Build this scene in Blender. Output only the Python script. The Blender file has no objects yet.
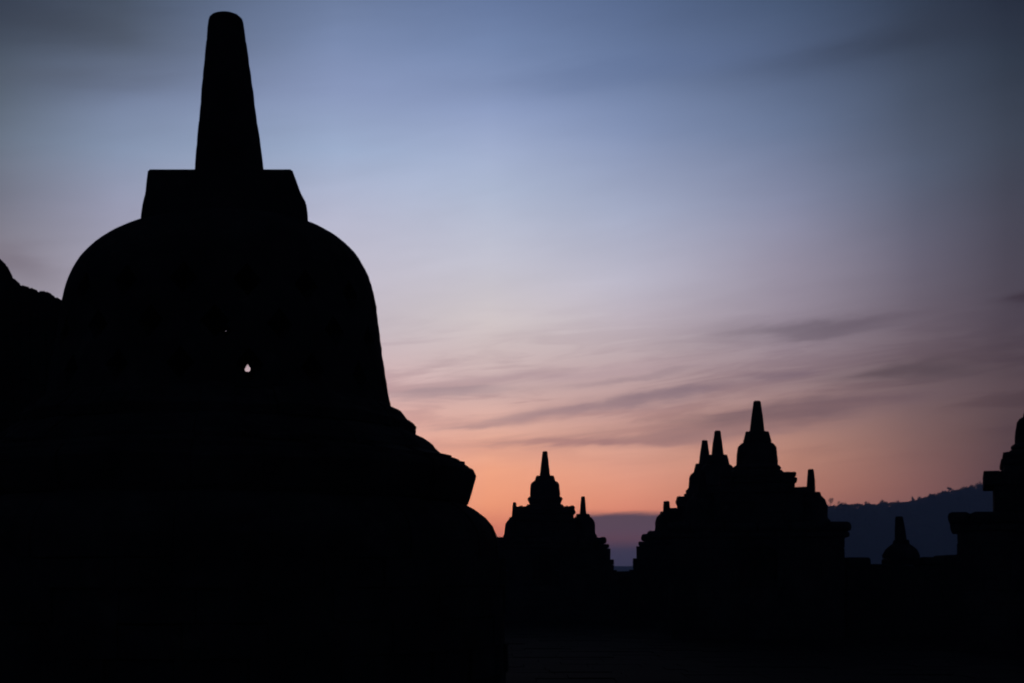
import bpy, bmesh, math, random
from mathutils import Vector, Matrix, noise
scene = bpy.context.scene
col = scene.collection
R = math.radians

# ------------------------------------------------------------------ camera
F = 1422.0                      # focal length in picture widths * 1024
EYE = 1.5
cam_d = bpy.data.cameras.new('camera')
cam = bpy.data.objects.new('camera', cam_d)
col.objects.link(cam)
cam.location = (0, 0, EYE)
cam.rotation_euler = (R(90), 0, 0)
cam_d.sensor_width = 36.0
cam_d.lens = 36.0 * F / 1024.0
cam_d.shift_y = (575 - 341.5) / 1024.0
cam_d.clip_start = 0.1
cam_d.clip_end = 30000
scene.camera = cam

# ------------------------------------------------------------------ view
scene.view_settings.view_transform = 'Standard'
scene.view_settings.look = 'None'
scene.view_settings.exposure = 0.0
scene.view_settings.gamma = 1.0
scene.view_settings.use_curve_mapping = False

# ------------------------------------------------------------------ dusk sky
SUN_AZ, SUN_EL = R(-2.0), R(1.0)       # just at the horizon, behind the shrines

def lin(c):
    out = []
    for v in c:
        v = v / 255.0
        out.append(v / 12.92 if v <= 0.04045 else ((v + 0.055) / 1.055) ** 2.4)
    return out

world = bpy.data.worlds.new('World')
scene.world = world
world.use_nodes = True
wt = world.node_tree
wt.nodes.clear()

def N(tree, kind, **kw):
    n = tree.nodes.new(kind)
    for k, v in kw.items():
        setattr(n, k, v)
    return n

def M(op, a, b=None, c=None, tree=None, clamp=False):
    t = tree or wt
    n = t.nodes.new('ShaderNodeMath')
    n.operation = op
    n.use_clamp = clamp
    for i, v in enumerate((a, b, c)):
        if v is None:
            continue
        if isinstance(v, (int, float)):
            n.inputs[i].default_value = v
        else:
            t.links.new(v, n.inputs[i])
    return n.outputs[0]

def MIXC(fac, a, b, blend='MIX', tree=None):
    t = tree or wt
    n = t.nodes.new('ShaderNodeMix')
    n.data_type = 'RGBA'
    n.blend_type = blend
    for s, v in ((n.inputs[0], fac), (n.inputs[6], a), (n.inputs[7], b)):
        if isinstance(v, (int, float)):
            s.default_value = v
        elif isinstance(v, (list, tuple)):
            s.default_value = (*v[:3], 1)
        else:
            t.links.new(v, s)
    return n.outputs[2]

tc = N(wt, 'ShaderNodeTexCoord')
sep = N(wt, 'ShaderNodeSeparateXYZ')
wt.links.new(tc.outputs['Generated'], sep.inputs[0])
X, Y, Z = sep.outputs
hyp = M('SQRT', M('ADD', M('MULTIPLY', X, X), M('MULTIPLY', Y, Y)))
AZ = M('ARCTAN2', X, Y)                               # 0 = straight ahead
EL = M('ARCTAN2', Z, hyp)
U = M('MULTIPLY', AZ, F)
V = M('MULTIPLY', M('TANGENT', EL), F)

def azel(px, py):
    a = math.atan((px - 512) / F)
    t = (575 - py) / F * math.cos(a)
    return a, math.atan(t)

# sky brightness and hue by height, one ramp per compass bearing
SKY = {
    -120: [(560, (30, 30, 40)), (430, (60, 60, 72)), (200, (50, 58, 72)), (0, (34, 40, 54))],
    0: [(560, (120, 100, 104)), (430, (140, 122, 128)), (330, (140, 132, 142)), (262, (134, 128, 140)), (200, (112, 114, 130)),
        (140, (100, 112, 130)), (70, (76, 88, 104)), (0, (52, 62, 80))],
    120: [(560, (170, 120, 112)), (430, (172, 150, 152)), (300, (164, 158, 172)), (210, (146, 148, 172)), (150, (126, 142, 170)),
          (90, (108, 122, 152)), (40, (86, 98, 118)), (0, (66, 78, 96))],
    336: [(560, (226, 140, 110)), (440, (222, 165, 150)), (330, (196, 184, 192)), (222, (176, 178, 200)), (150, (150, 168, 200)),
          (90, (130, 146, 184)), (40, (114, 132, 170)), (0, (102, 120, 156))],
    490: [(575, (150, 92, 96)), (530, (216, 122, 94)), (505, (240, 154, 114)), (470, (237, 162, 127)), (430, (220, 169, 151)),
          (385, (201, 173, 170)), (320, (203, 192, 193)), (260, (188, 188, 203)), (190, (165, 177, 203)),
          (110, (136, 153, 192)), (50, (110, 130, 170)), (0, (94, 114, 154))],
    628: [(575, (120, 84, 92)), (520, (217, 127, 100)), (490, (223, 147, 119)), (450, (210, 154, 135)),
          (400, (184, 150, 146)), (340, (188, 172, 177)), (280, (181, 178, 195)), (210, (156, 165, 192)),
          (130, (123, 140, 177)), (60, (98, 118, 157)), (0, (82, 102, 140))],
    786: [(575, (110, 70, 76)), (500, (174, 113, 94)), (460, (180, 127, 108)), (420, (166, 127, 117)), (380, (147, 124, 127)),
          (330, (146, 132, 144)), (270, (146, 139, 158)), (200, (126, 132, 160)), (130, (99, 115, 147)),
          (60, (79, 96, 128)), (0, (64, 82, 112))],
    916: [(575, (90, 60, 66)), (490, (130, 87, 79)), (440, (124, 92, 87)), (390, (110, 90, 92)),
          (320, (103, 91, 102)), (250, (96, 93, 111)), (170, (81, 91, 113)), (90, (65, 77, 98)), (0, (45, 57, 77))],
    1006: [(575, (60, 46, 52)), (470, (84, 60, 60)), (400, (86, 68, 70)), (320, (76, 66, 76)), (230, (68, 66, 80)),
           (140, (58, 66, 82)), (60, (44, 54, 70)), (0, (28, 36, 52))],
    1180: [(575, (30, 28, 36)), (450, (44, 38, 44)), (300, (44, 42, 54)), (150, (36, 42, 56)), (0, (22, 28, 42))],
}
ZENITH = (20, 25, 38)
acc = None
prev_a = None
for px in sorted(SKY):
    a = math.atan((px - 512) / F)
    r = N(wt, 'ShaderNodeValToRGB')
    r.color_ramp.interpolation = 'B_SPLINE' if False else 'EASE'
    r.color_ramp.interpolation = 'LINEAR'
    stops = []
    for py, c in SKY[px]:
        e = azel(px, py)[1]
        stops.append((max(e, 0.0005) / (math.pi / 2), lin(c)))
    stops.append((0.42, lin([0.55 * v + 0.45 * z for v, z in zip(SKY[px][-1][1], ZENITH)])))
    stops.append((0.75, lin(ZENITH)))
    cr = r.color_ramp
    while len(cr.elements) < len(stops):
        cr.elements.new(0.5)
    for i, (p, c) in enumerate(stops):
        cr.elements[i].position = p
    for i, (p, c) in enumerate(stops):
        cr.elements[i].color = (*c, 1)
    wt.links.new(M('DIVIDE', EL, math.pi / 2, clamp=True), r.inputs[0])
    if acc is None:
        acc = r.outputs[0]
    else:
        mr = N(wt, 'ShaderNodeMapRange', interpolation_type='LINEAR')
        mr.inputs[1].default_value = prev_a
        mr.inputs[2].default_value = a
        wt.links.new(AZ, mr.inputs[0])
        acc = MIXC(mr.outputs[0], acc, r.outputs[0])
    prev_a = a
# the side of the sky away from the sunset is already night blue
away = N(wt, 'ShaderNodeMapRange', interpolation_type='SMOOTHSTEP')
away.inputs[1].default_value = R(24)
away.inputs[2].default_value = R(70)
wt.links.new(M('ABSOLUTE', AZ), away.inputs[0])
acc = MIXC(away.outputs[0], acc, lin((31, 39, 60)))

# thin streaks of cloud: soft noise stretched along the horizon, tilted a little
def noise_tex(su, sv, tilt, scale, detail, w=0.0, rough=0.55, dist=0.0):
    comb = N(wt, 'ShaderNodeCombineXYZ')
    u2 = M('ADD', U, M('MULTIPLY', V, tilt))
    v2 = M('SUBTRACT', V, M('MULTIPLY', U, tilt))
    wt.links.new(M('MULTIPLY', u2, su), comb.inputs[0])
    wt.links.new(M('MULTIPLY', v2, sv), comb.inputs[1])
    comb.inputs[2].default_value = w
    n = N(wt, 'ShaderNodeTexNoise')
    n.inputs['Scale'].default_value = scale
    n.inputs['Detail'].default_value = detail
    n.inputs['Roughness'].default_value = rough
    n.inputs['Distortion'].default_value = dist
    wt.links.new(comb.outputs[0], n.inputs['Vector'])
    return n.outputs[0]

nA = noise_tex(0.006, 0.030, 0.16, 1.0, 5, 0.3, 0.6, 0.3)
nB = noise_tex(0.0035, 0.011, 0.12, 1.0, 4, 4.7)
nC = noise_tex(0.012, 0.075, 0.14, 1.0, 4, 9.1)
nD = noise_tex(0.013, 0.125, 0.11, 1.0, 7, 5.5, 0.62, 0.8)
warpv = M('MULTIPLY', M('SUBTRACT', nA, 0.5), 34.0)
warpu = M('MULTIPLY', M('SUBTRACT', nB, 0.5), 160.0)

def cloud(px, py, wx, wy, tilt, colr, amt, soft=1.0, crisp=0.34):
    """one lens-shaped bank of cloud in the far sky"""
    global acc
    a, e = azel(px, py)
    u0, v0 = a * F, math.tan(e) * F
    du = M('ADD', M('SUBTRACT', U, u0), warpu)
    dv = M('ADD', M('SUBTRACT', V, v0), warpv)
    dv2 = M('SUBTRACT', dv, M('MULTIPLY', du, tilt))
    q = M('ADD', M('POWER', M('ABSOLUTE', M('DIVIDE', du, wx)), 2.0),
          M('POWER', M('ABSOLUTE', M('DIVIDE', dv2, wy)), 2.0))
    g = M('POWER', 2.718, M('MULTIPLY', q, -soft))
    gm = N(wt, 'ShaderNodeMapRange', interpolation_type='SMOOTHSTEP')
    gm.inputs[1].default_value = 0.22
    gm.inputs[2].default_value = 0.85
    wt.links.new(M('MULTIPLY', M('ADD', g, M('MULTIPLY', M('SUBTRACT', nD, 0.5), 1.1)), M('POWER', g, 0.25)), gm.inputs[0])
    g0 = M('MULTIPLY', g, M('ADD', 0.55, M('MULTIPLY', nC, 0.9)))
    g = M('ADD', M('MULTIPLY', g0, 1.0 - crisp), M('MULTIPLY', gm.outputs[0], crisp))
    acc = MIXC(M('MULTIPLY', g, amt, clamp=True), acc, lin(colr))

# broad light and dark mottling
mott = M('MULTIPLY', M('SUBTRACT', nB, 0.5), 0.17)
mott2 = M('MULTIPLY', M('SUBTRACT', nA, 0.5), 0.15)
gain = M('ADD', 1.10, M('ADD', mott, mott2))
comb = N(wt, 'ShaderNodeCombineXYZ')
for i in range(3):
    wt.links.new(gain, comb.inputs[i])
acc = MIXC(1.0, acc, comb.outputs[0], 'MULTIPLY')
bw = N(wt, 'ShaderNodeRGBToBW')
wt.links.new(acc, bw.inputs[0])
veil = MIXC(0.09, acc, bw.outputs[0])                  # thin high veil of cloud greys the upper sky
vf = N(wt, 'ShaderNodeMapRange', interpolation_type='SMOOTHSTEP')
vf.inputs[1].default_value = 180
vf.inputs[2].default_value = 330
wt.links.new(V, vf.inputs[0])
acc = MIXC(vf.outputs[0], acc, veil)

nS = noise_tex(0.0060, 0.056, 0.10, 1.0, 6, 2.6, 0.62, 0.6)
sm = N(wt, 'ShaderNodeMapRange', interpolation_type='SMOOTHSTEP')
sm.inputs[1].default_value = 0.45
sm.inputs[2].default_value = 0.62
wt.links.new(nS, sm.inputs[0])
env = M('POWER', 2.718, M('MULTIPLY', M('POWER', M('DIVIDE', M('SUBTRACT', V, 182.0), 62.0), 2.0), -1.0))
acc = MIXC(M('MULTIPLY', M('MULTIPLY', sm.outputs[0], env), 0.60, clamp=True), acc, MIXC(1.0, acc, (0.70, 0.65, 0.70), 'MULTIPLY'))
cloud(835, 326, 125, 9, 0.08, (94, 82, 94), 0.62)
cloud(922, 371, 55, 10, 0.06, (80, 66, 72), 0.72)
cloud(800, 410, 150, 12, 0.09, (108, 86, 93), 0.70)
cloud(655, 398, 95, 8, 0.13, (128, 108, 119), 0.75)
cloud(560, 412, 90, 8, 0.10, (152, 124, 130), 0.60)
cloud(440, 392, 70, 9, 0.05, (152, 132, 140), 0.60)
cloud(700, 432, 130, 9, 0.08, (138, 106, 108), 0.6)
cloud(500, 424, 60, 4, 0.06, (162, 128, 130), 0.5)
cloud(630, 376, 90, 5, 0.10, (148, 126, 134), 0.5)
cloud(590, 443, 110, 4, 0.04, (150, 108, 112), 0.55)
cloud(790, 375, 40, 5, 0.04, (112, 92, 106), 0.5)
cloud(560, 372, 120, 7, 0.05, (172, 146, 154), 0.45)
cloud(930, 30, 170, 22, 0.12, (46, 54, 70), 0.55, crisp=0.08)
cloud(640, 70, 150, 18, 0.10, (96, 114, 152), 0.45, crisp=0.08)
cloud(40, 20, 130, 30, -0.05, (54, 61, 74), 0.45, crisp=0.08)
cloud(70, 80, 120, 16, 0.05, (84, 92, 108), 0.40, crisp=0.08)
cloud(25, 262, 45, 18, -0.3, (116, 106, 118), 0.5, crisp=0.08)
cloud(1044, 299, 22, 7, 0.0, (52, 40, 50), 0.8)
# the flat bank lying on the horizon to the right of the afterglow
a0 = azel(604, 540)[0] * F
bank_u = N(wt, 'ShaderNodeMapRange', interpolation_type='SMOOTHSTEP')
bank_u.inputs[1].default_value = a0 - 40
bank_u.inputs[2].default_value = a0 - 14
wt.links.new(U, bank_u.inputs[0])
bank_v = N(wt, 'ShaderNodeMapRange', interpolation_type='SMOOTHSTEP')
bank_v.inputs[1].default_value = 66
bank_v.inputs[2].default_value = 57
wt.links.new(M('ADD', V, M('MULTIPLY', M('SUBTRACT', nC, 0.5), 9.0)), bank_v.inputs[0])
bank_low = N(wt, 'ShaderNodeValToRGB')
bank_low.color_ramp.elements[0].position = 0.0
bank_low.color_ramp.elements[0].color = (*lin((36, 42, 63)), 1)
bank_low.color_ramp.elements[1].position = 1.0
bank_low.color_ramp.elements[1].color = (*lin((72, 64, 78)), 1)
for p_, c_ in ((0.40, (42, 47, 68)), (0.58, (86, 60, 72)), (0.75, (78, 65, 79))):
    e = bank_low.color_ramp.elements.new(p_)
    e.color = (*lin(c_), 1)
wt.links.new(M('DIVIDE', V, 62.0, clamp=True), bank_low.inputs[0])
acc = MIXC(M('MULTIPLY', M('MULTIPLY', bank_u.outputs[0], bank_v.outputs[0]), 0.95), acc, bank_low.outputs[0])

# the light leaves the sky before it crosses the evening haze
HAZE = 0.0007
path = M('MINIMUM', M('DIVIDE', 95.0, M('MAXIMUM', M('TANGENT', EL), 0.001)), 3200.0)
boost = M('POWER', 2.718, M('MULTIPLY', path, HAZE * 0.9))
cb = N(wt, 'ShaderNodeCombineXYZ')
for i in range(3):
    wt.links.new(boost, cb.inputs[i])
acc = MIXC(1.0, acc, cb.outputs[0], 'MULTIPLY')

nish = N(wt, 'ShaderNodeTexSky', sky_type='NISHITA')
nish.sun_disc = False
nish.sun_elevation = SUN_EL
nish.sun_rotation = SUN_AZ
nish.air_density = 1.5
nish.dust_density = 2.0
bg1 = N(wt, 'ShaderNodeBackground')
bg1.inputs[1].default_value = 1.0
wt.links.new(acc, bg1.inputs[0])
bg2 = N(wt, 'ShaderNodeBackground')
bg2.inputs[1].default_value = 0.002
wt.links.new(nish.outputs[0], bg2.inputs[0])
add = N(wt, 'ShaderNodeAddShader')
wt.links.new(bg1.outputs[0], add.inputs[0])
wt.links.new(bg2.outputs[0], add.inputs[1])
wo = N(wt, 'ShaderNodeOutputWorld')
wt.links.new(add.outputs[0], wo.inputs[0])

# ------------------------------------------------------------------ sun (almost gone)
sd = bpy.data.lights.new('sun', 'SUN')
sd.energy = 0.02
sd.angle = R(0.5)
sd.color = (1.0, 0.62, 0.38)
sun = bpy.data.objects.new('sun', sd)
col.objects.link(sun)
d = Vector((math.sin(SUN_AZ) * math.cos(SUN_EL), math.cos(SUN_AZ) * math.cos(SUN_EL), math.sin(SUN_EL)))
sun.rotation_euler = d.to_track_quat('Z', 'Y').to_euler()

scene.cycles.filter_width = 2.0

# ------------------------------------------------------------------ materials
def stone(name, dark, light, scale, joints=None, rough=0.95, bump=0.35):
    m = bpy.data.materials.new(name)
    m.use_nodes = True
    t = m.node_tree
    b = t.nodes['Principled BSDF']
    b.inputs['Roughness'].default_value = rough
    b.inputs['Specular IOR Level'].default_value = 0.02
    co = N(t, 'ShaderNodeTexCoord')
    n1 = N(t, 'ShaderNodeTexNoise')
    n1.inputs['Scale'].default_value = scale
    n1.inputs['Detail'].default_value = 6
    n1.inputs['Roughness'].default_value = 0.65
    t.links.new(co.outputs['Object'], n1.inputs['Vector'])
    r = N(t, 'ShaderNodeValToRGB')
    r.color_ramp.elements[0].position = 0.35
    r.color_ramp.elements[0].color = (*dark, 1)
    r.color_ramp.elements[1].position = 0.72
    r.color_ramp.elements[1].color = (*light, 1)
    t.links.new(n1.outputs[0], r.inputs[0])
    # pale lichen patches
    n2 = N(t, 'ShaderNodeTexNoise')
    n2.inputs['Scale'].default_value = scale * 2.3
    n2.inputs['Detail'].default_value = 4
    t.links.new(co.outputs['Object'], n2.inputs['Vector'])
    lr = N(t, 'ShaderNodeMapRange')
    lr.inputs[1].default_value = 0.62
    lr.inputs[2].default_value = 0.72
    t.links.new(n2.outputs[0], lr.inputs[0])
    c = MIXC(M('MULTIPLY', lr.outputs[0], 0.35, tree=t), r.outputs[0], (light[0] * 1.7, light[1] * 1.75, light[2] * 1.5), tree=t)
    t.links.new(c, b.inputs['Base Color'])
    n3 = N(t, 'ShaderNodeTexNoise')
    n3.inputs['Scale'].default_value = scale * 9
    n3.inputs['Detail'].default_value = 5
    t.links.new(co.outputs['Object'], n3.inputs['Vector'])
    bp = N(t, 'ShaderNodeBump')
    bp.inputs['Strength'].default_value = bump
    bp.inputs['Distance'].default_value = 0.02
    t.links.new(n3.outputs[0], bp.inputs['Height'])
    t.links.new(bp.outputs[0], b.inputs['Normal'])
    return m

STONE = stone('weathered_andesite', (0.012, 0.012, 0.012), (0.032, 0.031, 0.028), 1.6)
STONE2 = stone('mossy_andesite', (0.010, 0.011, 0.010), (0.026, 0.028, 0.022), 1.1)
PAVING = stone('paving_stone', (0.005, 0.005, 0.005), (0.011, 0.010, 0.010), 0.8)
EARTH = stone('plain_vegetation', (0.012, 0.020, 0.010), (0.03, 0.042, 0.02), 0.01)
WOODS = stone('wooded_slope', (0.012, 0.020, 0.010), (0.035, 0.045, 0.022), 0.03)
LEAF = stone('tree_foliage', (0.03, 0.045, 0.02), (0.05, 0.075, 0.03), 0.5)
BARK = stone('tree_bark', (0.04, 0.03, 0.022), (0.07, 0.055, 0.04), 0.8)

# ------------------------------------------------------------------ object helpers
def link(name, bm, mat, parent=None, smooth=False, loc=None):
    bmesh.ops.recalc_face_normals(bm, faces=bm.faces[:])
    me = bpy.data.meshes.new(name)
    bm.to_mesh(me)
    bm.free()
    me.materials.append(mat)
    if smooth:
        for p in me.polygons:
            p.use_smooth = True
        try:
            me.set_sharp_from_angle(angle=R(38))
        except Exception:
            pass
    o = bpy.data.objects.new(name, me)
    col.objects.link(o)
    if parent:
        o.parent = parent
    if loc:
        o.location = loc
    return o

def tag(o, label=None, cat=None, group=None, kind=None):
    if label: o['label'] = label
    if cat: o['category'] = cat
    if group: o['group'] = group
    if kind: o['kind'] = kind
    return o

def thing(name, label, cat, loc, rz=0.0, group=None):
    o = bpy.data.objects.new(name, None)
    o.empty_display_size = 0.3
    col.objects.link(o)
    o.location = loc
    o.rotation_euler = (0, 0, rz)
    return tag(o, label, cat, group)

def lathe(bm, prof, n=48, cx=0.0, cy=0.0, rough=0.0, seed=0, close=True, phase=0.0, lean=(0, 0)):
    rings = []
    z0 = prof[0][1]
    for r, z in prof:
        ring = []
        for i in range(n):
            a = 2 * math.pi * i / n + phase
            rr = r
            if rough:
                rr += rough * noise.noise(Vector((math.cos(a) * 3.1 + seed * 7.3, math.sin(a) * 3.1 - seed, z * 9.0)))
            ring.append(bm.verts.new((cx + rr * math.cos(a) + lean[0] * (z - z0), cy + rr * math.sin(a) + lean[1] * (z - z0), z)))
        rings.append(ring)
    for a, b in zip(rings, rings[1:]):
        for i in range(n):
            j = (i + 1) % n
            bm.faces.new((a[i], a[j], b[j], b[i]))
    if close:
        bm.faces.new(rings[0][::-1])
        bm.faces.new(rings[-1])
    return rings

def block(bm, x0, x1, y0, y1, z0, z1, bev=0.02, jit=0.0, rnd=random):
    vs = []
    for z in (z0, z1):
        for x, y in ((x0, y0), (x1, y0), (x1, y1), (x0, y1)):
            vs.append(bm.verts.new((x + rnd.uniform(-jit, jit), y + rnd.uniform(-jit, jit), z + rnd.uniform(-jit, jit) * 0.6)))
    fs = [(0, 1, 2, 3), (4, 5, 6, 7), (0, 1, 5, 4), (1, 2, 6, 5), (2, 3, 7, 6), (3, 0, 4, 7)]
    faces = [bm.faces.new([vs[i] for i in f]) for f in fs]
    if bev > 0:
        edges = list({e for f in faces for e in f.edges})
        bmesh.ops.bevel(bm, geom=edges, offset=bev, segments=2, profile=0.5, affect='EDGES')

def ashlar(bm, x0, x1, y0, y1, z0, z1, ch=0.24, bl=0.5, bev=0.015, jit=0.012, seed=0):
    """a stone mass laid in courses of separate blocks"""
    rnd = random.Random(seed)
    c = bev + jit + 0.05
    block(bm, x0 + c, x1 - c, y0 + c, y1 - c, z0 + 0.012, z1 - 0.012 - jit * 0.5, 0)      # rubble core behind the facing blocks
    n = max(1, round((z1 - z0) / ch))
    h = (z1 - z0) / n
    for k in range(n):
        cuts = [x0]
        x = x0 + bl * rnd.uniform(0.5, 1.1)
        while x < x1 - bl * 0.35:
            cuts.append(x)
            x += bl * rnd.uniform(0.75, 1.3)
        cuts.append(x1)
        for a, b in zip(cuts, cuts[1:]):
            block(bm, a + 0.002, b - 0.002, y0 - rnd.uniform(0, jit), y1 + rnd.uniform(0, jit),
                  z0 + k * h + 0.001, z0 + (k + 1) * h - 0.001, bev, jit * 0.7, rnd)

def block_ring(bm, prof, n, seed=0, jr=0.02, jz=0.02, inner=0.6):
    """a ring moulding laid of separate wedge-shaped blocks; prof = outer (r, z) from bottom to top"""
    rnd = random.Random(seed)
    cuts = [2 * math.pi * (i + rnd.uniform(-0.18, 0.18)) / n for i in range(n)]
    for i in range(n):
        a0 = cuts[i] + 0.0012
        a1 = (cuts[(i + 1) % n] + (2 * math.pi if i == n - 1 else 0)) - 0.0012
        dr, dz = rnd.uniform(-jr, jr), rnd.uniform(-jz, jz)
        chip = rnd.random() < 0.3
        sub = 4
        rows = []
        pts = [(inner, prof[0][1])] + list(prof) + [(inner, prof[-1][1])]
        for s in range(sub + 1):
            a = a0 + (a1 - a0) * s / sub
            row = []
            for k, (r, z) in enumerate(pts):
                rr, zz = r, z
                if 0 < k < len(pts) - 1:
                    q = noise.noise(Vector((a * 9 + seed, k * 1.7, seed * 3.1)))
                    rr += dr + 0.016 * q + 0.010 * noise.noise(Vector((a * 31, k * 3.7, seed)))
                    if k > 1:
                        zz += dz * 0.6 + 0.018 * noise.noise(Vector((a * 11, k * 2.3 + 5, seed)))
                    if s in (0, sub):
                        rr -= 0.012
                    if chip and k >= len(pts) - 3:
                        rr -= 0.03 + 0.02 * q
                row.append(bm.verts.new((rr * math.cos(a), rr * math.sin(a), zz)))
            rows.append(row)
        m = len(pts)
        for ra, rb in zip(rows, rows[1:]):
            for k in range(m):
                j = (k + 1) % m
                bm.faces.new((ra[k], rb[k], rb[j], ra[j]))
        bm.faces.new(rows[0])
        bm.faces.new(rows[-1][::-1])

def interp(pts, x):
    if x <= pts[0][0]: return pts[0][1]
    for (xa, ya), (xb, yb) in zip(pts, pts[1:]):
        if x <= xb:
            return ya + (yb - ya) * (x - xa) / (xb - xa)
    return pts[-1][1]

def frustum(bm, hx0, hy0, hx1, hy1, z0, z1, cx=0.0, cy=0.0, bev=0.015, chamf=0.0, jit=0.0, seed=0):
    """square or chamfered (eight-sided) tapering block"""
    rnd = random.Random(seed)
    def ring(hx, hy, z):
        if chamf <= 0:
            p = [(-hx, -hy), (hx, -hy), (hx, hy), (-hx, hy)]
        else:
            c = chamf * hx
            p = [(-hx + c, -hy), (hx - c, -hy), (hx, -hy + c), (hx, hy - c), (hx - c, hy), (-hx + c, hy), (-hx, hy - c), (-hx, -hy + c)]
        return [bm.verts.new((cx + x + rnd.uniform(-jit, jit), cy + y + rnd.uniform(-jit, jit), z + rnd.uniform(-jit, jit))) for x, y in p]
    a, b = ring(hx0, hy0, z0), ring(hx1, hy1, z1)
    n = len(a)
    fs = [bm.faces.new((a[i], a[(i + 1) % n], b[(i + 1) % n], b[i])) for i in range(n)]
    fs += [bm.faces.new(a[::-1]), bm.faces.new(b)]
    if bev:
        bmesh.ops.bevel(bm, geom=list({e for f in fs for e in f.edges}), offset=bev, segments=2, profile=0.5, affect='EDGES')

# ------------------------------------------------------------------ ground, terrace, hills
bm = bmesh.new()
n = 64
ring = [bm.verts.new((2900 * math.cos(2 * math.pi * i / n), 2900 * math.sin(2 * math.pi * i / n), -0.35)) for i in range(n)]
bm.faces.new(ring)
tag(link('ground', bm, EARTH), kind='structure')

bm = bmesh.new()
rnd = random.Random(3)
block(bm, -60, 60, -25, 80, -0.34, -0.06, 0)
y = 4.0
while y < 60:                                          # paving slabs
    dy = rnd.uniform(0.5, 0.8)
    x = -14 + rnd.uniform(0, 0.5)
    while x < 22:
        dx = rnd.uniform(0.6, 1.2)
        z = rnd.uniform(-0.008, 0.008)
        block(bm, x + 0.006, x + dx - 0.006, y + 0.006, y + dy - 0.006, -0.058, z, 0.0, 0.004, rnd)
        x += dx
    y += dy
tag(link('stone_terrace', bm, PAVING), kind='structure')

def ridge(name, ydist, depth, crest, x0, x1, step, mat, seed):
    """terrain strip whose crest line follows crest(x)"""
    bm = bmesh.new()
    cols_ = int((x1 - x0) / step) + 1
    rows_ = 14
    grid = []
    for i in range(cols_):
        x = x0 + i * step
        rowv = []
        for j in range(rows_ + 1):
            t = j / rows_
            yy = ydist + (t - 0.5) * depth
            prof = math.sin(math.pi * min(1, max(0, t))) ** 1.1
            h = crest(x) * prof
            k = noise.noise(Vector((x * 0.02, yy * 0.02, seed))) * 3.0 * (1 if j not in (0, rows_) else 0) * prof * (0.0 if j == rows_ // 2 else 1)
            rowv.append(bm.verts.new((x, yy, -0.34 + max(0, h + k))))
        grid.append(rowv)
    for a, b in zip(grid, grid[1:]):
        for j in range(rows_):
            bm.faces.new((a[j], b[j], b[j + 1], a[j + 1]))
    return tag(link(name, bm, mat, smooth=True), kind='structure')

HY = 1200.0
hill_pts = [(-60, 0.2), (110, 0.2), (150, 14), (200, 46), (265, 57.5), (277, 58.8), (294, 58.4), (310, 60.5), (327, 60.3), (341, 63), (353, 66),
            (360, 69), (377, 72), (396, 76), (430, 81), (500, 83), (700, 70), (1000, 40)]
def hill_crest(x):
    return interp(hill_pts, x) + 1.0 * noise.noise(Vector((x * 0.05, 2.2, 0)))
ridge('hill', HY, 360, hill_crest, -60, 1000, 5, WOODS, 1.0)
mt_pts = [(-900, 5), (-300, 12), (-60, 16), (60, 18), (180, 18), (260, 18), (420, 30), (800, 26), (1300, 8)]
ridge('mountain', 2560, 480, lambda x: interp(mt_pts, x) + 1.5 * noise.noise(Vector((x * 0.01, 7.7, 0))), -900, 1300, 12, WOODS, 5.0)

def leaf_clump(bm, c, rx, rz, n, size, rnd):
    for _ in range(n):
        while True:
            p = Vector((rnd.uniform(-1, 1), rnd.uniform(-1, 1), rnd.uniform(-1, 1)))
            if p.length < 1: break
        p = Vector((c[0] + p.x * rx, c[1] + p.y * rx, c[2] + p.z * rz))
        a, b = Vector((rnd.gauss(0, 1), rnd.gauss(0, 1), rnd.gauss(0, 1))).normalized(), Vector((rnd.gauss(0, 1), rnd.gauss(0, 1), rnd.gauss(0, 1))).normalized()
        s = size * rnd.uniform(0.6, 1.3)
        bm.faces.new([bm.verts.new(p + a * s), bm.verts.new(p + b * s), bm.verts.new(p - a * s * 0.8), bm.verts.new(p - b * s * 0.7)])

rnd = random.Random(11)
bm = bmesh.new()
x = 225.0
while x < 470:
    h = rnd.uniform(1.5, 4.2) * (1.2 if rnd.random() < 0.2 else 0.8)
    yy = HY + rnd.uniform(-14, 2)
    z = hill_crest(x) - 0.6
    leaf_clump(bm, (x, yy, z + h * 0.55), rnd.uniform(1.2, 2.8), h * 0.50, 52, 0.62, rnd)
    if rnd.random() < 0.22:
        leaf_clump(bm, (x + rnd.uniform(-1, 1), yy, z + h + 0.5), rnd.uniform(0.8, 1.6), 0.9, 22, 0.5, rnd)
    x += rnd.uniform(0.4, 1.3)
for _ in range(1500):                                  # the wooded face below the crest
    x = rnd.uniform(180, 520)
    t = rnd.uniform(0.08, 0.48)
    yy = HY + (t - 0.5) * 360
    z = hill_crest(x) * math.sin(math.pi * t) ** 1.1
    leaf_clump(bm, (x, yy, z + 0.8), rnd.uniform(1.5, 3.2), rnd.uniform(1.0, 2.0), 9, 1.0, rnd)
tag(link('forest', bm, LEAF), 'dark distant woods covering the hill ridge on the right', None, None, 'stuff')

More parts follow.
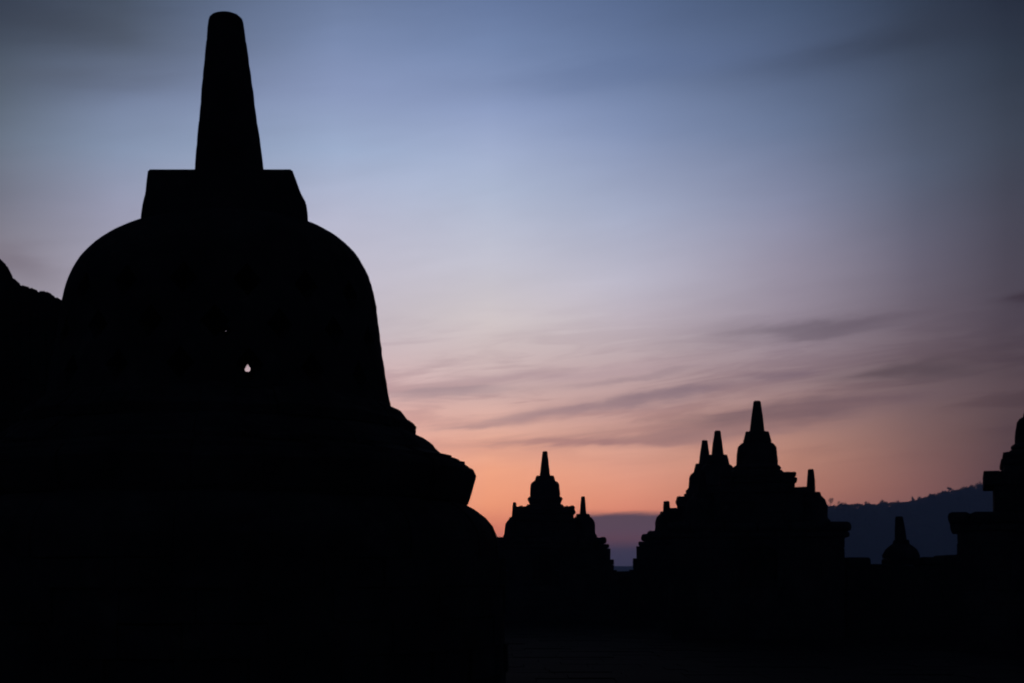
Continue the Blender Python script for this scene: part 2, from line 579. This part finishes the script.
def tree(x, y, z, h, w, label, seed, slim=False):
    rnd = random.Random(seed)
    root = thing('tree', label, 'tree', (x, y, z))
    bm = bmesh.new()
    lathe(bm, [(0.30, 0), (0.22, h * 0.35), (0.14, h * 0.7), (0.05, h * 0.92)], 8, rough=0.05)
    for k in range(6):
        a = rnd.uniform(0, 6.28); zz = h * rnd.uniform(0.4, 0.75); l = w * rnd.uniform(0.5, 0.9)
        p, q = Vector((0, 0, zz)), Vector((math.cos(a) * l, math.sin(a) * l, zz + l * 0.6))
        v = [bm.verts.new(p + Vector((0, 0, s))) for s in (-0.08, 0.08)] + [bm.verts.new(q + Vector((0, 0, s))) for s in (0.03, -0.03)]
        bm.faces.new(v)
        side = (q - p).cross(Vector((0, 0, 1))).normalized() * 0.08
        bm.faces.new([bm.verts.new(p + side), bm.verts.new(p - side), bm.verts.new(q - side * 0.4), bm.verts.new(q + side * 0.4)])
    link('trunk', bm, BARK, root)
    bm = bmesh.new()
    for k in range(8):
        a = rnd.uniform(0, 6.28); l = w * rnd.uniform(0.1, 0.7)
        leaf_clump(bm, (math.cos(a) * l, math.sin(a) * l, h * rnd.uniform(0.6, 0.98)), w * 0.42, h * 0.13, 34, 0.30, rnd)
    link('crown', bm, LEAF, root)
    return root

tree(267.8, HY - 4, hill_crest(267.8) - 0.8, 9.0, 3.0, 'round bushy tree on the ridge, close to the right shrine cluster', 21)
tree(367.5, HY - 4, hill_crest(367.5) - 0.8, 6.8, 2.8, 'tall flat-topped tree breaking the ridge line below the right-hand shrine', 22)
tree(337.0, HY - 4, hill_crest(337.0) - 0.8, 6.2, 1.1, 'thin lone tree on the ridge above the lone small stupa', 23)

# ------------------------------------------------------------------ the big near stupa
SX, SY = -2.836, 13.9
rzS = math.atan2(-SX, SY)
PXM = 0.00957                                           # metres per picture pixel at its axis
def zz(py): return EYE + (575 - py) * SY / F
st = thing('bell_stupa', 'huge dark bell-shaped stupa with blunt spire towering in the left foreground', 'stupa', (SX, SY, 0), rzS)

# bell: hollow shell
outer_px = [(173.5, 408), (171, 398), (168.5, 385), (165.5, 368), (162.5, 350), (160, 332), (158, 316), (155.5, 300), (151, 284),
            (145, 268), (137, 254), (127, 243), (115, 233.5), (102, 227), (88, 222), (70, 218.5), (40, 216.5)]
outer = [(w * PXM, zz(y + max(0.0, min(8.0, (300 - y) * 0.13)))) for w, y in outer_px]
top_z = outer[-1][1]
def smooth_profile(p, n=4):
    out = []
    for i in range(len(p) - 1):
        a, b, c, d_ = p[max(0, i - 1)], p[i], p[i + 1], p[min(len(p) - 1, i + 2)]
        for k in range(n):
            t = k / n
            out.append(tuple(0.5 * (2 * b[q] + (c[q] - a[q]) * t + (2 * a[q] - 5 * b[q] + 4 * c[q] - d_[q]) * t * t + (3 * b[q] - a[q] - 3 * c[q] + d_[q]) * t ** 3) for q in (0, 1)))
    return out + [p[-1]]
outer = smooth_profile(outer, 3)
bm = bmesh.new()
nn = 128
prof = list(outer) + [(0.02, top_z + 0.005)]
inner = [(0.02, top_z - 0.26)] + [(max(0.05, r - 0.24), min(z, top_z - 0.26)) for r, z in reversed(outer[:-2])]
rings = []
full = prof + inner
for k, (r, z) in enumerate(full):
    ring = []
    for i in range(nn):
        a = 2 * math.pi * i / nn
        q = (0.010 * noise.noise(Vector((math.cos(a) * 3, math.sin(a) * 3, z * 4))) + 0.008 * noise.noise(Vector((math.cos(a) * 11, math.sin(a) * 11, z * 15)))) if 0.1 < r and k < len(prof) else 0
        lx = (r + q) * math.cos(a)
        sink = min(1.0, max(0.0, (z - 3.5) / 0.3)) * (z - EYE) * lx * math.sin(rzS) / SY     # the old crown has settled to one side
        ring.append(bm.verts.new((lx, (r + q) * math.sin(a), z + sink)))
    rings.append(ring)
for a, b in zip(rings, rings[1:] + rings[:1]):
    if a is rings[len(prof) - 1]:                     # outer crown disc | inner crown disc are closed separately
        bm.faces.new(a)
        bm.faces.new(b[::-1])
        continue
    for i in range(nn):
        j = (i + 1) % nn
        bm.faces.new((a[i], a[j], b[j], b[i]))
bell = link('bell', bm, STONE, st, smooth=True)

# diamond openings of the lattice (camera side), and one chink at the back
bm = bmesh.new()
def prism(c, axis, hw, hh, l, shape=((1, 0), (0, 1), (-1, 0), (0, -1))):
    ax = Vector(axis).normalized()
    side = ax.cross(Vector((0, 0, 1))).normalized()
    up = side.cross(ax).normalized()
    a, b = [], []
    for s, t in shape:
        p = Vector(c) + side * s * hw + up * t * hh
        a.append(bm.verts.new(p - ax * l)); b.append(bm.verts.new(p + ax * l))
    for i in range(len(a)):
        j = (i + 1) % len(a)
        bm.faces.new((a[i], a[j], b[j], b[i]))
    bm.faces.new(a[::-1]); bm.faces.new(b)
def to_local(p):
    v = Vector(p) - Vector((SX, SY, 0))
    return Matrix.Rotation(-rzS, 3, 'Z') @ v
eye = to_local((0, 0, EYE))
def ray(px, py):
    dirw = Vector(((px - 512) / F, 1, (575 - py) / F))
    return (Matrix.Rotation(-rzS, 3, 'Z') @ dirw).normalized()
def hits(px, py, r):
    dd = ray(px, py)
    A = dd.x ** 2 + dd.y ** 2; B = 2 * (eye.x * dd.x + eye.y * dd.y); C = eye.x ** 2 + eye.y ** 2 - r * r
    s = math.sqrt(B * B - 4 * A * C)
    return eye + dd * ((-B - s) / (2 * A)), eye + dd * ((-B + s) / (2 * A))
f1, b1 = hits(247.5, 368, 1.50)
f2, b2 = hits(226, 331, 1.50)
ang0 = math.atan2(f1.y, f1.x)
step = 2 * math.pi / 17
for row, zc in enumerate((f1.z + 0.02, f1.z + 0.40, f1.z + 0.78)):
    for k in range(-3, 4):
        a = ang0 + (k - (0.5 if row == 1 else 0)) * step
        if not (-math.pi * 0.92 < a < -math.pi * 0.08):
            continue
        prism((1.48 * math.cos(a), 1.48 * math.sin(a), zc), (math.cos(a), math.sin(a), 0), 0.125, 0.15, 0.34)
dv = ray(247.5, 368)
prism(b1 + Vector((0, 0, 0.0)), dv, 0.031, 0.043, 0.45, ((1.0, -0.05), (0.55, 0.35), (0.05, 1.0), (-0.55, 0.2), (-1.0, -0.25), (-0.7, -0.85), (0.3, -0.95), (0.85, -0.7)))
prism(f1, dv, 0.06, 0.08, 0.45)
dv = ray(226, 331)
prism(b2, dv, 0.003, 0.0045, 0.5)
prism(f2, dv, 0.05, 0.05, 0.45)
cut = link('lattice_cutter', bm, STONE, st)
mod = bell.modifiers.new('lattice', 'BOOLEAN')
mod.operation = 'DIFFERENCE'
mod.solver = 'EXACT'
mod.use_self = True
mod.object = cut
bpy.context.view_layer.update()
dg = bpy.context.evaluated_depsgraph_get()
me = bpy.data.meshes.new_from_object(bell.evaluated_get(dg))
bell.modifiers.clear()
bell.data = me
bpy.data.objects.remove(cut)

# harmika: four-sided block on the crown, worn at the right edge
bm = bmesh.new()
hrows = [(-81, 87.5, 228), (-80.0, 87.0, 214), (-78.5, 85.5, 203), (-76, 80, 192.5), (-75.0, 75.5, 180), (-73.6, 71.5, 169)]
hy = 0.72
ringsH = []
for l, r_, py in hrows:
    k = (SY - hy) / SY
    hw = PXM * k
    w = (r_ - l) * 0.5 * hw
    hyy = hy * w / 0.72
    def at(lx, ly):
        yw = SY + lx * math.sin(rzS) - hyy * math.cos(rzS)      # level of the worn bed at this corner
        return bm.verts.new((lx, ly, EYE + (575 - py) * yw / F))
    ringsH.append([at(l * hw, -hyy), at(r_ * hw, -hyy), at(r_ * hw * 0.97, hyy), at(l * hw * 0.97, hyy)])
for a, b in zip(ringsH, ringsH[1:]):
    for i in range(4):
        bm.faces.new((a[i], a[(i + 1) % 4], b[(i + 1) % 4], b[i]))
bm.faces.new(ringsH[0][::-1]); bm.faces.new(ringsH[-1])
bmesh.ops.bevel(bm, geom=[e for e in bm.edges], offset=0.012, segments=2, affect='EDGES')
link('harmika', bm, STONE, st)
ztop = EYE + (575 - 168) * (SY - hy * 0.94) / F - 0.02

# spire
bm = bmesh.new()
zb, zt = ztop, zz(21)
sp = []
rnd = random.Random(17)
def spr(f): return interp([(0, .352), (.10, .336), (.24, .312), (.42, .278), (.58, .250), (.75, .217), (.90, .189), (.965, .178), (1.0, .172)], f)
fr = [0, .135, .265, .395, .52, .64, .755, .875, 1.0]
for a, b in zip(fr, fr[1:]):
    o_ = rnd.uniform(-0.0025, 0.0025)
    for t in (0.03, 0.35, 0.65, 0.97):
        f = a + (b - a) * t
        sp.append((spr(f) + o_ - (0.002 if t in (0.03, 0.97) else 0), zb + (zt - zb) * f))
sp += [(.160, zt + .022), (.137, zt + .044), (.10, zt + .060), (.05, zt + .068)]
lathe(bm, sp, 40, cx=0.078, rough=0.003, seed=4, lean=(-0.024, 0))
link('spire', bm, STONE, st, smooth=True)

# ring mouldings under the bell, each laid of separate worn blocks
def px_ring(pts): return [(w * PXM * 1.004, zz(y)) for w, y in pts]
rings_px = [
    ('upper_moulding', [(196.5, 433), (197.5, 424.5), (192.5, 421), (189, 418.8), (186.5, 415), (181, 409.5), (178.5, 408.2), (172, 405.5)], 34, 1),
    ('middle_moulding', [(226, 458), (226, 453.5), (220, 449), (217.5, 445.5), (213.5, 443.5), (208, 439), (203.5, 437), (197, 433.5)], 30, 2),
    ('lotus_cushion', [(249, 504), (252, 499), (255.5, 488), (258, 475), (255, 469.5), (248, 466.5), (246.5, 463), (236, 460.5), (226, 457)], 26, 3),
    ('lower_cushion', [(280, 560), (280, 541), (277, 533), (273.5, 525), (266, 516), (257, 508.5), (246, 504)], 26, 6),
]
for name, pts, nb, sd_ in rings_px:
    bm = bmesh.new()
    block_ring(bm, px_ring(pts), nb, sd_, inner=1.0)
    link(name, bm, STONE, st)
bm = bmesh.new()
zc = zz(560)
k = 0
z = 0.0
while z < zc - 0.05:
    z1 = min(zc, z + 0.28)
    block_ring(bm, [(2.78, z + 0.002), (2.78, z1 - 0.002)], 30, 30 + k, inner=1.2)
    z = z1; k += 1
link('plinth', bm, STONE, st)

# ------------------------------------------------------------------ broken wall beyond it
BW = 18.0
bm = bmesh.new()
rnd = random.Random(8)
prof_px = [(-170, 175), (-120, 190), (-60, 215), (-20, 243), (0, 257), (5, 262), (10, 269), (14, 279), (17, 283), (26, 285), (34, 288), (40, 291), (44, 290), (50, 290), (54, 295), (62, 300), (72, 306), (100, 318), (140, 350)]
px = -170.0
WX0 = (30 - 512) * BW / F
wth = math.atan((512 - 30) / F)
wb = thing('ruined_wall', 'broken stone wall with a sloping crumbled top behind the big stupa at the left edge', 'ruined wall', (WX0, BW, 0), wth)
def wall_pt(px, py):
    k = (px - 512) / F
    sx = (k * BW - WX0) / (math.cos(wth) - k * math.sin(wth))
    return sx, EYE + (575 - py) * (BW + sx * math.sin(wth)) / F
while px < 136:
    w = rnd.uniform(9, 15) if not (-5 < px < 64) else rnd.uniform(6, 11)
    xa, za = wall_pt(px, interp(prof_px, px))
    xb, zb_ = wall_pt(px + w, interp(prof_px, px + w))
    z = 0.0
    while True:
        h = rnd.uniform(0.22, 0.34)
        last = z + h > min(za, zb_) - 0.14
        y0, y1 = rnd.uniform(-0.02, 0.02), 0.9 + rnd.uniform(-0.05, 0.05)
        if last:
            vs = [bm.verts.new(p) for p in ((xa, y0, z), (xb, y0, z), (xb, y1, z), (xa, y1, z),
                  (xa, y0 + .03, za), (xb, y0 + .03, zb_), (xb, y1, zb_ - .03), (xa, y1, za - .03))]
            fs = [bm.faces.new([vs[i] for i in f]) for f in ((0, 1, 2, 3), (4, 5, 6, 7), (0, 1, 5, 4), (1, 2, 6, 5), (2, 3, 7, 6), (3, 0, 4, 7))]
            bmesh.ops.bevel(bm, geom=list({e for f in fs for e in f.edges}), offset=0.012, segments=2, affect='EDGES')
            break
        block(bm, xa, xb - 0.002, y0, y1, z, z + h - 0.002, 0.008, 0.004, rnd)
        z += h
    px += w
core = []
px = -168.0
while px < 134:
    x_, z_ = wall_pt(px, interp(prof_px, px))
    z_ -= 0.004
    core.append([bm.verts.new(p) for p in ((x_, 0.12, 0), (x_, 0.78, 0), (x_, 0.78, z_ - .02), (x_, 0.12, z_))])
    px += 3.0
for a, b in zip(core, core[1:]):
    for i in range(4):
        bm.faces.new((a[i], a[(i + 1) % 4], b[(i + 1) % 4], b[i]))
bm.faces.new(core[0]); bm.faces.new(core[-1][::-1])
link('masonry', bm, STONE2, wb)

# ------------------------------------------------------------------ small stupas
def round_stupa(parent, z0, prof_bell, harm, spire, cx=0.0, cy=0.0, seed=0, tilt=(0, 0)):
    """bell + harmika + spire as three parts"""
    bm = bmesh.new()
    lathe(bm, [(r, z0 + z) for r, z in prof_bell], 40, cx, cy, rough=0.016, seed=seed)
    link('bell', bm, STONE, parent, smooth=True)
    bm = bmesh.new()
    h0, h1, za, zb = harm
    frustum(bm, h0, h0, h1, h1, z0 + za, z0 + zb, cx, cy, bev=0.022, chamf=0.35, jit=0.008, seed=seed)
    link('harmika', bm, STONE, parent)
    bm = bmesh.new()
    r0, r1, za, zb = spire
    n = 8
    r0 *= 1.1; r1 *= 1.12
    prof = [(r0, z0 + za), (r0 + (r1 - r0) * 0.5 + 0.004, z0 + za + (zb - za) * 0.5), (r1, z0 + zb - 0.02), (r1 * 0.8, z0 + zb)]
    lathe(bm, prof, n, cx, cy, rough=0.012, seed=seed + 3, phase=math.pi / 8, lean=tilt)
    link('spire', bm, STONE, parent)

SMALL_BELL = [(0.47, 0.0), (0.475, 0.05), (0.44, 0.10), (0.415, 0.13), (0.41, 0.22), (0.405, 0.36), (0.39, 0.46), (0.35, 0.55), (0.27, 0.63), (0.22, 0.66)]
def small_stupa(x, y, z, label, s=1.0, sr=1.0, spire=(0.105, 0.062, 0.70, 1.27), harm=(0.25, 0.21, 0.60, 0.73), seed=0, bell=None, tilt=(0, 0)):
    o = thing('small_stupa', label, 'stupa', (x, y, z), 0, 'small stupas on the parapets')
    b = [(r * sr, zz_ * s) for r, zz_ in (bell or SMALL_BELL)]
    h = (harm[0] * sr, harm[1] * sr, harm[2] * s, harm[3] * s)
    p = (spire[0], spire[1], spire[2] * s, spire[3] * s)
    round_stupa(o, 0, b, h, p, seed=seed, tilt=tilt)
    return o

# ------------------------------------------------------------------ niche shrines
BELL = [(0.52, 4.00), (0.565, 4.025), (0.57, 4.065), (0.545, 4.10), (0.49, 4.13), (0.488, 4.25), (0.48, 4.36), (0.468, 4.48), (0.452, 4.56), (0.40, 4.625), (0.33, 4.665)]
def shrine(x, y, label, rz=0.0, lo=(2.15, 2.15), co=(2.3, 2.3), slab=0.95, ledge=1.18, batter=0.0, mid=1.02, lh=0.12, dep=1.08, seed=0, drop=0.0, tip=0.0, low=False):
    o = thing('niche_shrine', label, 'shrine', (x, y, 0), rz, 'stupa-topped niche shrines along the gallery')
    # body with the arched niche left open on the camera side
    bm = bmesh.new()
    zb = 2.36
    if batter:
        ashlar(bm, -lo[0] - batter, lo[1] + batter, -dep - .06, dep, 0, 1.2, 0.24, 0.55, seed=seed)
        ashlar(bm, -lo[0] - batter * .75, -0.42, -dep - .04, dep, 1.2, 1.66, 0.23, 0.55, seed=seed + 1)
        ashlar(bm, 0.42, lo[1] + batter * .75, -dep - .04, dep, 1.2, 1.66, 0.23, 0.55, seed=seed + 2)
        ashlar(bm, -lo[0] - batter * .4, -0.42, -dep - .02, dep, 1.66, 2.0, 0.22, 0.5, seed=seed + 1)
        ashlar(bm, 0.42, lo[1] + batter * .4, -dep - .02, dep, 1.66, 2.0, 0.22, 0.5, seed=seed + 2)
        zs = 2.0
    else:
        ashlar(bm, -lo[0], lo[1], -dep, dep, 0, 1.2, 0.24, 0.55, seed=seed)
        zs = 1.2
    ashlar(bm, -lo[0], -0.42, -dep, dep, zs, zb, 0.24, 0.55, seed=seed + 1)
    ashlar(bm, 0.42, lo[1], -dep, dep, zs, zb, 0.24, 0.55, seed=seed + 2)
    ashlar(bm, -0.418, 0.418, -0.35, dep, 1.2, zb, 0.24, 0.45, seed=seed + 3)
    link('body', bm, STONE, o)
    bm = bmesh.new()                                   # arch surround, proud of the wall
    for s in (-1, 1):
        block(bm, s * 0.50 - 0.075, s * 0.50 + 0.075, -dep - 0.14, -dep + 0.1, 1.21, 1.95, 0.02)
    for k in range(7):
        a0, a1 = math.pi * k / 7 + 0.01, math.pi * (k + 1) / 7 - 0.01
        vs = []
        for yy in (-dep - 0.14, -dep + 0.1):
            for r, a in ((0.425, a0), (0.575, a0), (0.575, a1), (0.425, a1)):
                vs.append(bm.verts.new((r * math.cos(a), yy, 1.96 + 0.62 * r * math.sin(a))))
        for f in ((0, 1, 2, 3), (4, 5, 6, 7), (0, 1, 5, 4), (1, 2, 6, 5), (2, 3, 7, 6), (3, 0, 4, 7)):
            bm.faces.new([vs[i] for i in f])
    link('niche_arch', bm, STONE, o)
    bm = bmesh.new()                                   # overhanging cornice in two courses
    d1 = dep + 0.08
    un = 0.08 if batter else -0.05
    ashlar(bm, -co[0] - un, co[1] + un, -d1 + .03, d1 - .03, 2.362, 2.50, 0.14, 0.7, 0.04, 0.02, seed + 4)
    ashlar(bm, -co[0], co[1], -d1, d1, 2.502, 2.73, 0.23, 0.7, 0.085, 0.025, seed + 5)
    link('cornice', bm, STONE, o)
    bm = bmesh.new()                                   # upper tier between the cornice and the roof
    ashlar(bm, -mid, mid, -0.92, 0.92, 2.735, 3.54 - drop - lh - .002, 0.23, 0.42, 0.015, 0.012, seed + 6)
    ashlar(bm, -ledge, ledge, -0.98, 0.98, 3.54 - drop - lh, 3.54 - drop, lh, 0.4, 0.02, 0.02, seed + 7)
    link('upper_tier', bm, STONE, o)
    bm = bmesh.new()
    ashlar(bm, -slab + .02, slab - .02, -0.76, 0.76, 3.542 - drop, 3.66 - drop, 0.12, 0.4, 0.02, 0.015, seed + 8)
    ashlar(bm, -slab - .03, slab + .03, -0.80, 0.80, 3.662 - drop, 3.78 - drop, 0.14, 0.38, 0.03, 0.02, seed + 9)
    ashlar(bm, -slab, slab, -0.78, 0.78, 3.782 - drop, 3.90 - drop, 0.13, 0.42, 0.03, 0.02, seed + 10)
    lathe(bm, [(0.62, 3.902 - drop), (0.62, 3.96 - drop), (0.58, 3.998 - drop)], 36, rough=0.01, seed=seed)
    ra = random.Random(seed + 77)
    for q in range(7):                                 # worn stubs of antefixes along the slab edge
        ax_, ay_ = ra.choice((-1, 1)) * ra.uniform(slab * .72, slab * .95), ra.uniform(-.68, .3)
        w_ = ra.uniform(.04, .07)
        block(bm, ax_ - w_, ax_ + w_, ay_ - w_, ay_ + w_, 3.89 - drop, 3.91 - drop + ra.uniform(.01, .05), 0.015, 0.008, ra)
    link('roof_slab', bm, STONE, o)
    if low:                                            # lower, squatter harmika on a taller lotus foot
        bell_ = [(0.50, 3.80), (0.51, 3.84)] + [(r * 1.02, z - 0.035 - 0.02 * (z - 4.0)) for r, z in BELL if z > 4.0]
        round_stupa(o, 0, bell_, (0.345, 0.285, 4.60, 4.775), (0.170, 0.076, 4.74, 5.59), seed=seed + 20)
        return o
    round_stupa(o, -drop, BELL, (0.335, 0.275, 4.655, 4.92), (0.178, 0.082, 4.88, 5.64 + tip), seed=seed + 20)
    return o

shrine(1.09, 47.0, 'farthest stupa shrine, standing alone between the big stupa and the shrine cluster', R(0), lo=(2.05, 2.09), co=(2.02, 1.97), slab=0.95, ledge=1.06, mid=0.96, batter=0.28, seed=100, drop=0.17, low=True)
shrine(5.86, 34.0, 'tallest shrine of the right-hand cluster, with the highest spire', R(-8), lo=(2.0, 1.95), co=(2.1, 2.10), slab=0.87, ledge=1.14, seed=200, tip=0.02)
shrine(5.87, 40.6, 'shrine just left of the tallest spire, its spire the higher of a close pair', R(-8), lo=(1.9, 2.1), co=(1.95, 2.2), slab=0.90, ledge=1.1, seed=300, tip=-0.02)
shrine(5.88, 43.4, 'rearmost shrine of the cluster, its spire the lower of a close pair', R(-8), lo=(2.02, 2.0), co=(1.88, 2.0), slab=0.84, ledge=1.04, mid=0.98, batter=0.28, seed=400, drop=0.03)
shrine(10.56, 28.4, 'dark shrine cut off by the right picture edge, with stepped overhanging slabs', R(-18), lo=(1.58, 2.0), co=(1.76, 2.2), slab=0.73, ledge=1.09, mid=0.90, lh=0.29, seed=500)

# small stupas beside and between the shrines
small_stupa(2.347, 47.0, 2.735, 'small spired stupa on the right shoulder of the lone distant shrine', 1.07, 0.98, seed=1)
small_stupa(0.085, 47.0, 2.735, 'small spired stupa on the left shoulder of the lone distant shrine', 0.92, 0.80, spire=(0.10, 0.052, 0.70, 1.27), seed=2)
small_stupa(7.145, 34.0, 2.735, 'small spired stupa on the right shoulder of the tallest shrine', 1.02, 0.97, seed=3)
small_stupa(4.55, 34.0, 2.735, 'small dark stupa on the left shoulder of the tallest shrine, lost among the dark stones', 1.0, 0.97, seed=4)
small_stupa(4.72, 43.4, 2.735, 'small stump-topped stupa on the left shoulder of the right-hand cluster', 0.96, 0.86, spire=(0.10, 0.09, 0.66, 1.06), seed=5)
F_BELL = [(0.43, 0.0), (0.435, 0.07), (0.41, 0.14), (0.36, 0.22), (0.28, 0.29), (0.21, 0.34)]
small_stupa(9.30, 34.0, 1.90, 'lone small stupa on the low parapet in front of the dark hill', 1.0, 1.0, spire=(0.135, 0.078, 0.36, 1.0), harm=(0.19, 0.16, 0.30, 0.44), seed=6, bell=F_BELL, tilt=(-0.07, 0))

# ------------------------------------------------------------------ low parapet walls
def parapet(x0, x1, y, ztop, label, seed, dips=(), dep=0.45):
    o = thing('parapet_wall', label, 'wall', ((x0 + x1) / 2, y, 0), 0, 'low parapet walls')
    c = (x0 + x1) / 2
    bm = bmesh.new()
    ashlar(bm, x0 - c, x1 - c, -dep, dep, 0, ztop - 0.26, 0.25, 0.55, seed=seed)
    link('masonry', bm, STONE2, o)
    bm = bmesh.new()
    rnd = random.Random(seed)
    x = x0
    while x < x1 - 0.1:
        w = min(rnd.uniform(0.4, 0.75), x1 - x)
        if x1 - x - w < 0.2: w = x1 - x
        low = 0.0
        for a, b, h in dips:
            if a < x + w / 2 < b: low = h
        block(bm, x - c + .003, x + w - c - .003, -dep - 0.06, dep + 0.06, ztop - 0.258, ztop - low + rnd.uniform(-0.035, 0.03), 0.06, 0.012, rnd)
        x += w
    link('coping', bm, STONE2, o)
    return o
parapet(7.95, 9.0, 34.2, 1.92, 'short low wall between the tallest shrine and the lone small stupa', 61, ((8.55, 9.0, 0.13),))
parapet(9.002, 14.0, 34.2, 1.99, 'low wall under the lone small stupa, running right towards the edge shrine', 62, ((9.0, 10.0, 0.06),))
parapet(3.46, 9.0, 47.3, 1.64, 'low wall crossing the narrow gap between the lone shrine and the cluster', 63)
parapet(-12.0, -1.1, 47.3, 2.2, 'dark wall left of the lone distant shrine, running behind the big stupa', 64)

# ------------------------------------------------------------------ evening haze
bm = bmesh.new()
bmesh.ops.create_cube(bm, size=1.0)
bmesh.ops.scale(bm, vec=(6400, 6400, 98), verts=bm.verts[:])
bmesh.ops.translate(bm, vec=(0, 0, 98 / 2 - 1.5), verts=bm.verts[:])
hm = bpy.data.materials.new('haze')
hm.use_nodes = True
hm.node_tree.nodes.clear()
pv = N(hm.node_tree, 'ShaderNodeVolumePrincipled')
pv.inputs['Color'].default_value = (0.53, 0.72, 1.0, 1)
pv.inputs['Density'].default_value = HAZE
pv.inputs['Anisotropy'].default_value = 0.0
om = N(hm.node_tree, 'ShaderNodeOutputMaterial')
hm.node_tree.links.new(pv.outputs[0], om.inputs['Volume'])
tag(link('haze', bm, hm), kind='stuff')
